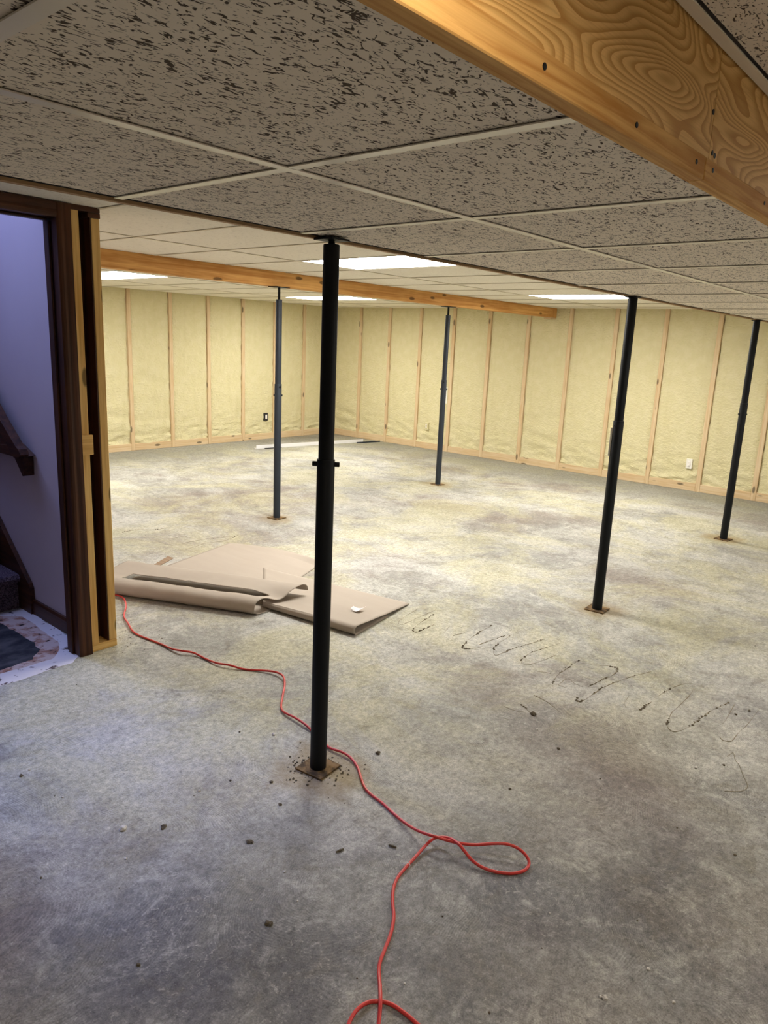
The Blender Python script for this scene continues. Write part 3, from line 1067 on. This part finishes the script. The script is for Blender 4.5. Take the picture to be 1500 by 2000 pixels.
cord = obj('extension_cord', mb, 'cord', label='red extension cord snaking across the concrete floor', cat='cord')

# white thread caught on the cord
mb = MB().tube(spline([onz(786, 1686, .004), onz(792, 1688, .012), onz(797, 1684, .016), onz(801, 1690, .010), onz(799, 1695, .003)], 5), .0011, 5)
obj('thread', mb, 'paper_white', label='wisp of white thread caught on the red cord', cat='thread')

# ------------------------------------------------------------------ trim strips by the far corner
def strip(name, a, b, wid, hgt, mat, label, cat):
    d = (b - a).normalized()
    n = Vector((-d.y, d.x, 0))
    pr = [(-wid, 0), (wid, 0), (wid, .004), (-wid + .006, .004), (-wid + .006, hgt), (-wid, hgt)]
    mb = MB()
    mb.quad_strip([[tuple(q + n * s + Vector((0, 0, z))) for s, z in pr] for q in (a, b)])
    return obj(name, mb, mat, label=label, cat=cat)


strip('metal_trim_strip', V2(6.62, 8.13), V2(8.50, 7.80), .035, .05, 'white_metal', 'long white metal trim strip lying by the corner of the foam walls', 'trim strip')
strip('metal_trim_strip', V2(6.72, 8.045), V2(6.98, 7.99), .012, .012, 'box_plastic', 'short dark strip lying beside the end of the white trim strip', 'trim strip')
strip('wood_lath', V2(8.30, 7.735), V2(8.76, 7.655), .018, .02, 'steel_grey', 'grey lath lying between the white trim strip and the right wall', 'lath')

# ------------------------------------------------------------------ electrical boxes on the foam walls
def outlet(loc, axis, label, face, body):
    e = empty('outlet_box', loc, label, 'outlet')
    x, y, z = loc
    w_, h_ = .034, .058
    def bx(w0, w1, h0, h1, d0, d1):
        if axis == 'y':
            return MB().box(x + w0, x + w1, y - d1, y - d0, z + h0, z + h1, .002)
        return MB().box(x - d1, x - d0, y + w0, y + w1, z + h0, z + h1, .002)
    obj('box', bx(-w_, w_, -h_, h_, -.03, .012), body, e)
    obj('receptacle', bx(-.017, .017, -.034, .034, .012, .018), face, e)
    for s in (-1, 1):
        obj('socket', bx(-.011, .011, s * .018 - .010, s * .018 + .010, .018, .021), 'paper_white' if face != 'paper_white' else 'tag_paper', e)
    return e


outlet((7.40, YF - .004, .345), 'y', 'dark outlet box set in the far foam wall behind the grey post', 'paper_white', 'box_plastic')
outlet((XR - .004, 6.76, .345), 'x', 'foam-spattered outlet box in the right wall near the corner', 'foam', 'foam')
outlet((XR - .004, 2.84, .317), 'x', 'pale outlet box beside a stud in the right foam wall', 'paper_white', 'tag_paper')

# ------------------------------------------------------------------ dried glue on the floor
glue = [[(815, 1190), (790, 1205), (778, 1216), (788, 1219), (820, 1205), (850, 1192)], [(848, 1200), (820, 1217), (807, 1230), (812, 1235), (830, 1228), (848, 1220)],
        [(878, 1223), (867, 1237)], [(884, 1242), (908, 1236)], [(960, 1222), (935, 1236), (915, 1250), (904, 1265), (920, 1267), (940, 1264)], [(935, 1260), (955, 1252), (985, 1242)],
        [(1000, 1240), (975, 1256), (964, 1270), (968, 1280), (985, 1274), (1005, 1266), (1040, 1256), (1065, 1248)], [(1090, 1258), (1045, 1272), (1022, 1285), (1019, 1295), (1030, 1298), (1050, 1294), (1085, 1280)],
        [(1037, 1317), (1047, 1321)], [(1050, 1312), (1062, 1313), (1077, 1316)], [(1130, 1290), (1110, 1304), (1088, 1320), (1080, 1335)], [(1090, 1338), (1108, 1326), (1122, 1335), (1138, 1342)], [(1090, 1338), (1106, 1344)],
        [(1170, 1300), (1190, 1301), (1206, 1307), (1195, 1320), (1175, 1328), (1148, 1342)], [(1272, 1312), (1240, 1320), (1210, 1330), (1180, 1342), (1160, 1355), (1138, 1369), (1127, 1370), (1128, 1360)],
        [(1228, 1360), (1220, 1373), (1222, 1382)], [(1272, 1371), (1260, 1380), (1250, 1388)],
        [(1285, 1360), (1310, 1345), (1335, 1336), (1352, 1335), (1356, 1342), (1345, 1360), (1325, 1380), (1312, 1392), (1305, 1408), (1303, 1418), (1310, 1427), (1322, 1429), (1345, 1420), (1370, 1402), (1395, 1385), (1425, 1372)],
        [(1435, 1375), (1418, 1405), (1410, 1415)], [(1406, 1440), (1412, 1446), (1428, 1448), (1440, 1434), (1450, 1424), (1460, 1415), (1485, 1382)],
        [(985, 1380), (1005, 1388), (1025, 1391)], [(1018, 1376), (1035, 1391), (1052, 1404)], [(1043, 1358), (1070, 1372), (1092, 1390)], [(982, 1402), (995, 1406)],
        [(330, 1053), (365, 1047)], [(345, 1065), (390, 1055), (460, 1047)], [(360, 1075), (400, 1062), (440, 1056), (465, 1045)], [(240, 1040), (265, 1035), (300, 1035), (327, 1031)]]
crumb = MB()
rng = random.Random(3)


def add_chip(mb, p, r, rng, sq=.6):
    """irregular low pebble"""
    if mb is crumb:
        if 2.0 < p.x < 3.75 and 2.4 < p.y < 4.5:
            return
        if min((p.x - c.x) ** 2 + (p.y - c.y) ** 2 for c in cord_line[::3]) < .022 ** 2:
            return
    n = 6
    ang0 = rng.random() * 6.28
    rings = []
    for zf, rf in ((0, .75), (.45, 1.0), (1.0, .5)):
        rings.append([(p.x + math.cos(ang0 + 6.283 * k / n) * r * rf * rng.uniform(.6, 1.2), p.y + math.sin(ang0 + 6.283 * k / n) * r * rf * rng.uniform(.6, 1.2) , p.z + zf * r * sq * rng.uniform(.8, 1.2)) for k in range(n)])
    mb.quad_strip(rings)


for g in glue:
    P = spline([onz(x, y, .0) for x, y in g], 8)
    mb = MB()
    rad = [.0005 + .0024 * max(0, mnoise.noise(p * 13) + .15) for p in P]
    mb.tube([p + Vector((0, 0, .0006)) for p in P], rad, 5)
    obj('glue_bead', mb, 'glue', floor)
    for p in P:
        if mnoise.noise(p * 9) > .12 and rng.random() < .8:
            add_chip(crumb, p + Vector((rng.uniform(-.004, .004), rng.uniform(-.004, .004), 0)), rng.uniform(.003, .0075), rng)
# dirt collected around the nearest post, the stair partition and over the slab
for k in range(110):
    a = rng.random() * 6.283
    r = .06 + abs(rng.gauss(0, .05))
    add_chip(crumb, V2(POSTS['A'][0] + math.cos(a) * r, POSTS['A'][1] + math.sin(a) * r), rng.uniform(.0015, .006), rng)
for k in range(70):
    p = onz(rng.uniform(232, 340), rng.uniform(1195, 1275))
    add_chip(crumb, p, rng.uniform(.0015, .004), rng)
for k in range(420):
    p = V2(rng.uniform(.4, 8.5), rng.uniform(-.2, 8.4))
    if p.x < 1.9 and p.y > 3.1:
        continue
    add_chip(crumb, p, rng.uniform(.0012, .0042), rng)
obj('floor_crumbs', crumb, 'chip_dark', label='countless dark crumbs scattered over the concrete and along glue trails', cat='crumbs', kind='stuff', flat=True)

wchips = [(240, 1620, 13), (246, 1677, 6), (389, 1545, 7), (122, 1557, 5), (413, 1443, 5), (535, 1435, 9), (556, 1703, 6), (490, 1758, 5), (581, 1760, 5), (1180, 1948, 10), (1316, 1958, 7), (1266, 1893, 7),
          (1073, 1784, 5), (1359, 1500, 7), (790, 1921, 5), (1049, 1425, 6), (57, 1504, 5)]
dchips = [(320, 1615, 11), (487, 1645, 11), (522, 1805, 13), (547, 1572, 8), (450, 1525, 6), (468, 1430, 5), (738, 1472, 11), (1091, 1463, 7), (996, 1541, 6), (1414, 1495, 6), (1435, 1670, 6), (80, 1715, 5),
          (41, 1516, 8), (1463, 1389, 6), (270, 1885, 9), (530, 1528, 8), (1040, 1395, 12), (1437, 1396, 6), (1090, 1462, 6), (864, 1790, 4), (1245, 1798, 4), (1172, 1521, 4)]
SPECIAL = {(240, 1620): 'largest pale plaster chip, angular, lying beside a dark clod',
           (535, 1435): 'rounded pale plaster chip beside the red cord where it nears the black post',
           (738, 1472): 'dark clod of dirt beside the bend of the red cord past the black post',
           (530, 1528): 'dark clod of dirt beside the rusty base plate of the black post',
           (1040, 1395): 'dark clod of dirt at the end of a short glue streak',
           (1049, 1425): 'pale plaster chip just off the end of a short glue streak',
           (1359, 1500): 'pale plaster chip beside the tangled thread on the concrete',
           (1414, 1495): 'dark clod of dirt beside the tangled thread on the concrete',
           (790, 1921): 'pale plaster chip beside the nearest loop of the red cord'}
for lst, mat, nm, lb, gp in ((wchips, 'chip_white', 'plaster_chip', 'small pale plaster chip lying on the grey concrete floor', 'pale chips on the floor'),
                             (dchips, 'chip_dark', 'dirt_clod', 'small dark clod of dirt lying on the grey concrete floor', 'dark clods on the floor')):
    for x, y, s in lst:
        p = onz(x, y)
        depth = (p - EYE).length
        r = s * .5 * depth / F
        mb = MB()
        add_chip(mb, p, r, rng, .7)
        if s > 9:
            for q in range(3):
                add_chip(mb, p + Vector((rng.uniform(-r, r), rng.uniform(-r, r), 0)), r * .55, rng, .9)
        lab = SPECIAL.get((x, y), lb)
        obj(nm, mb, mat, label=lab, cat='chip' if mat == 'chip_white' else 'clod', group=gp, flat=True)
for a, b, lb in (((759, 1650), (774, 1655), 'thick short splinter of wood on the concrete near the red cord'), ((656, 1664), (671, 1658), 'thin dark twig-like splinter on the concrete floor')):
    p, q = onz(*a, .003), onz(*b, .003)
    obj('splinter', MB().tube([p, p.lerp(q, .5), q], [.002, .004, .0025], 6), 'chip_dark', label=lb, cat='splinter', flat=True)
# loose thread on the slab at the right
mb = MB().tube(spline([onz(x, y, .0012) for x, y in ((1420, 1478), (1432, 1470), (1436, 1484), (1444, 1495), (1452, 1515), (1460, 1535), (1448, 1545), (1415, 1545))], 6), .0009, 5)
obj('thread', mb, 'glue', label='tangled pale thread lying on the concrete at the end of the glue trails', cat='thread')
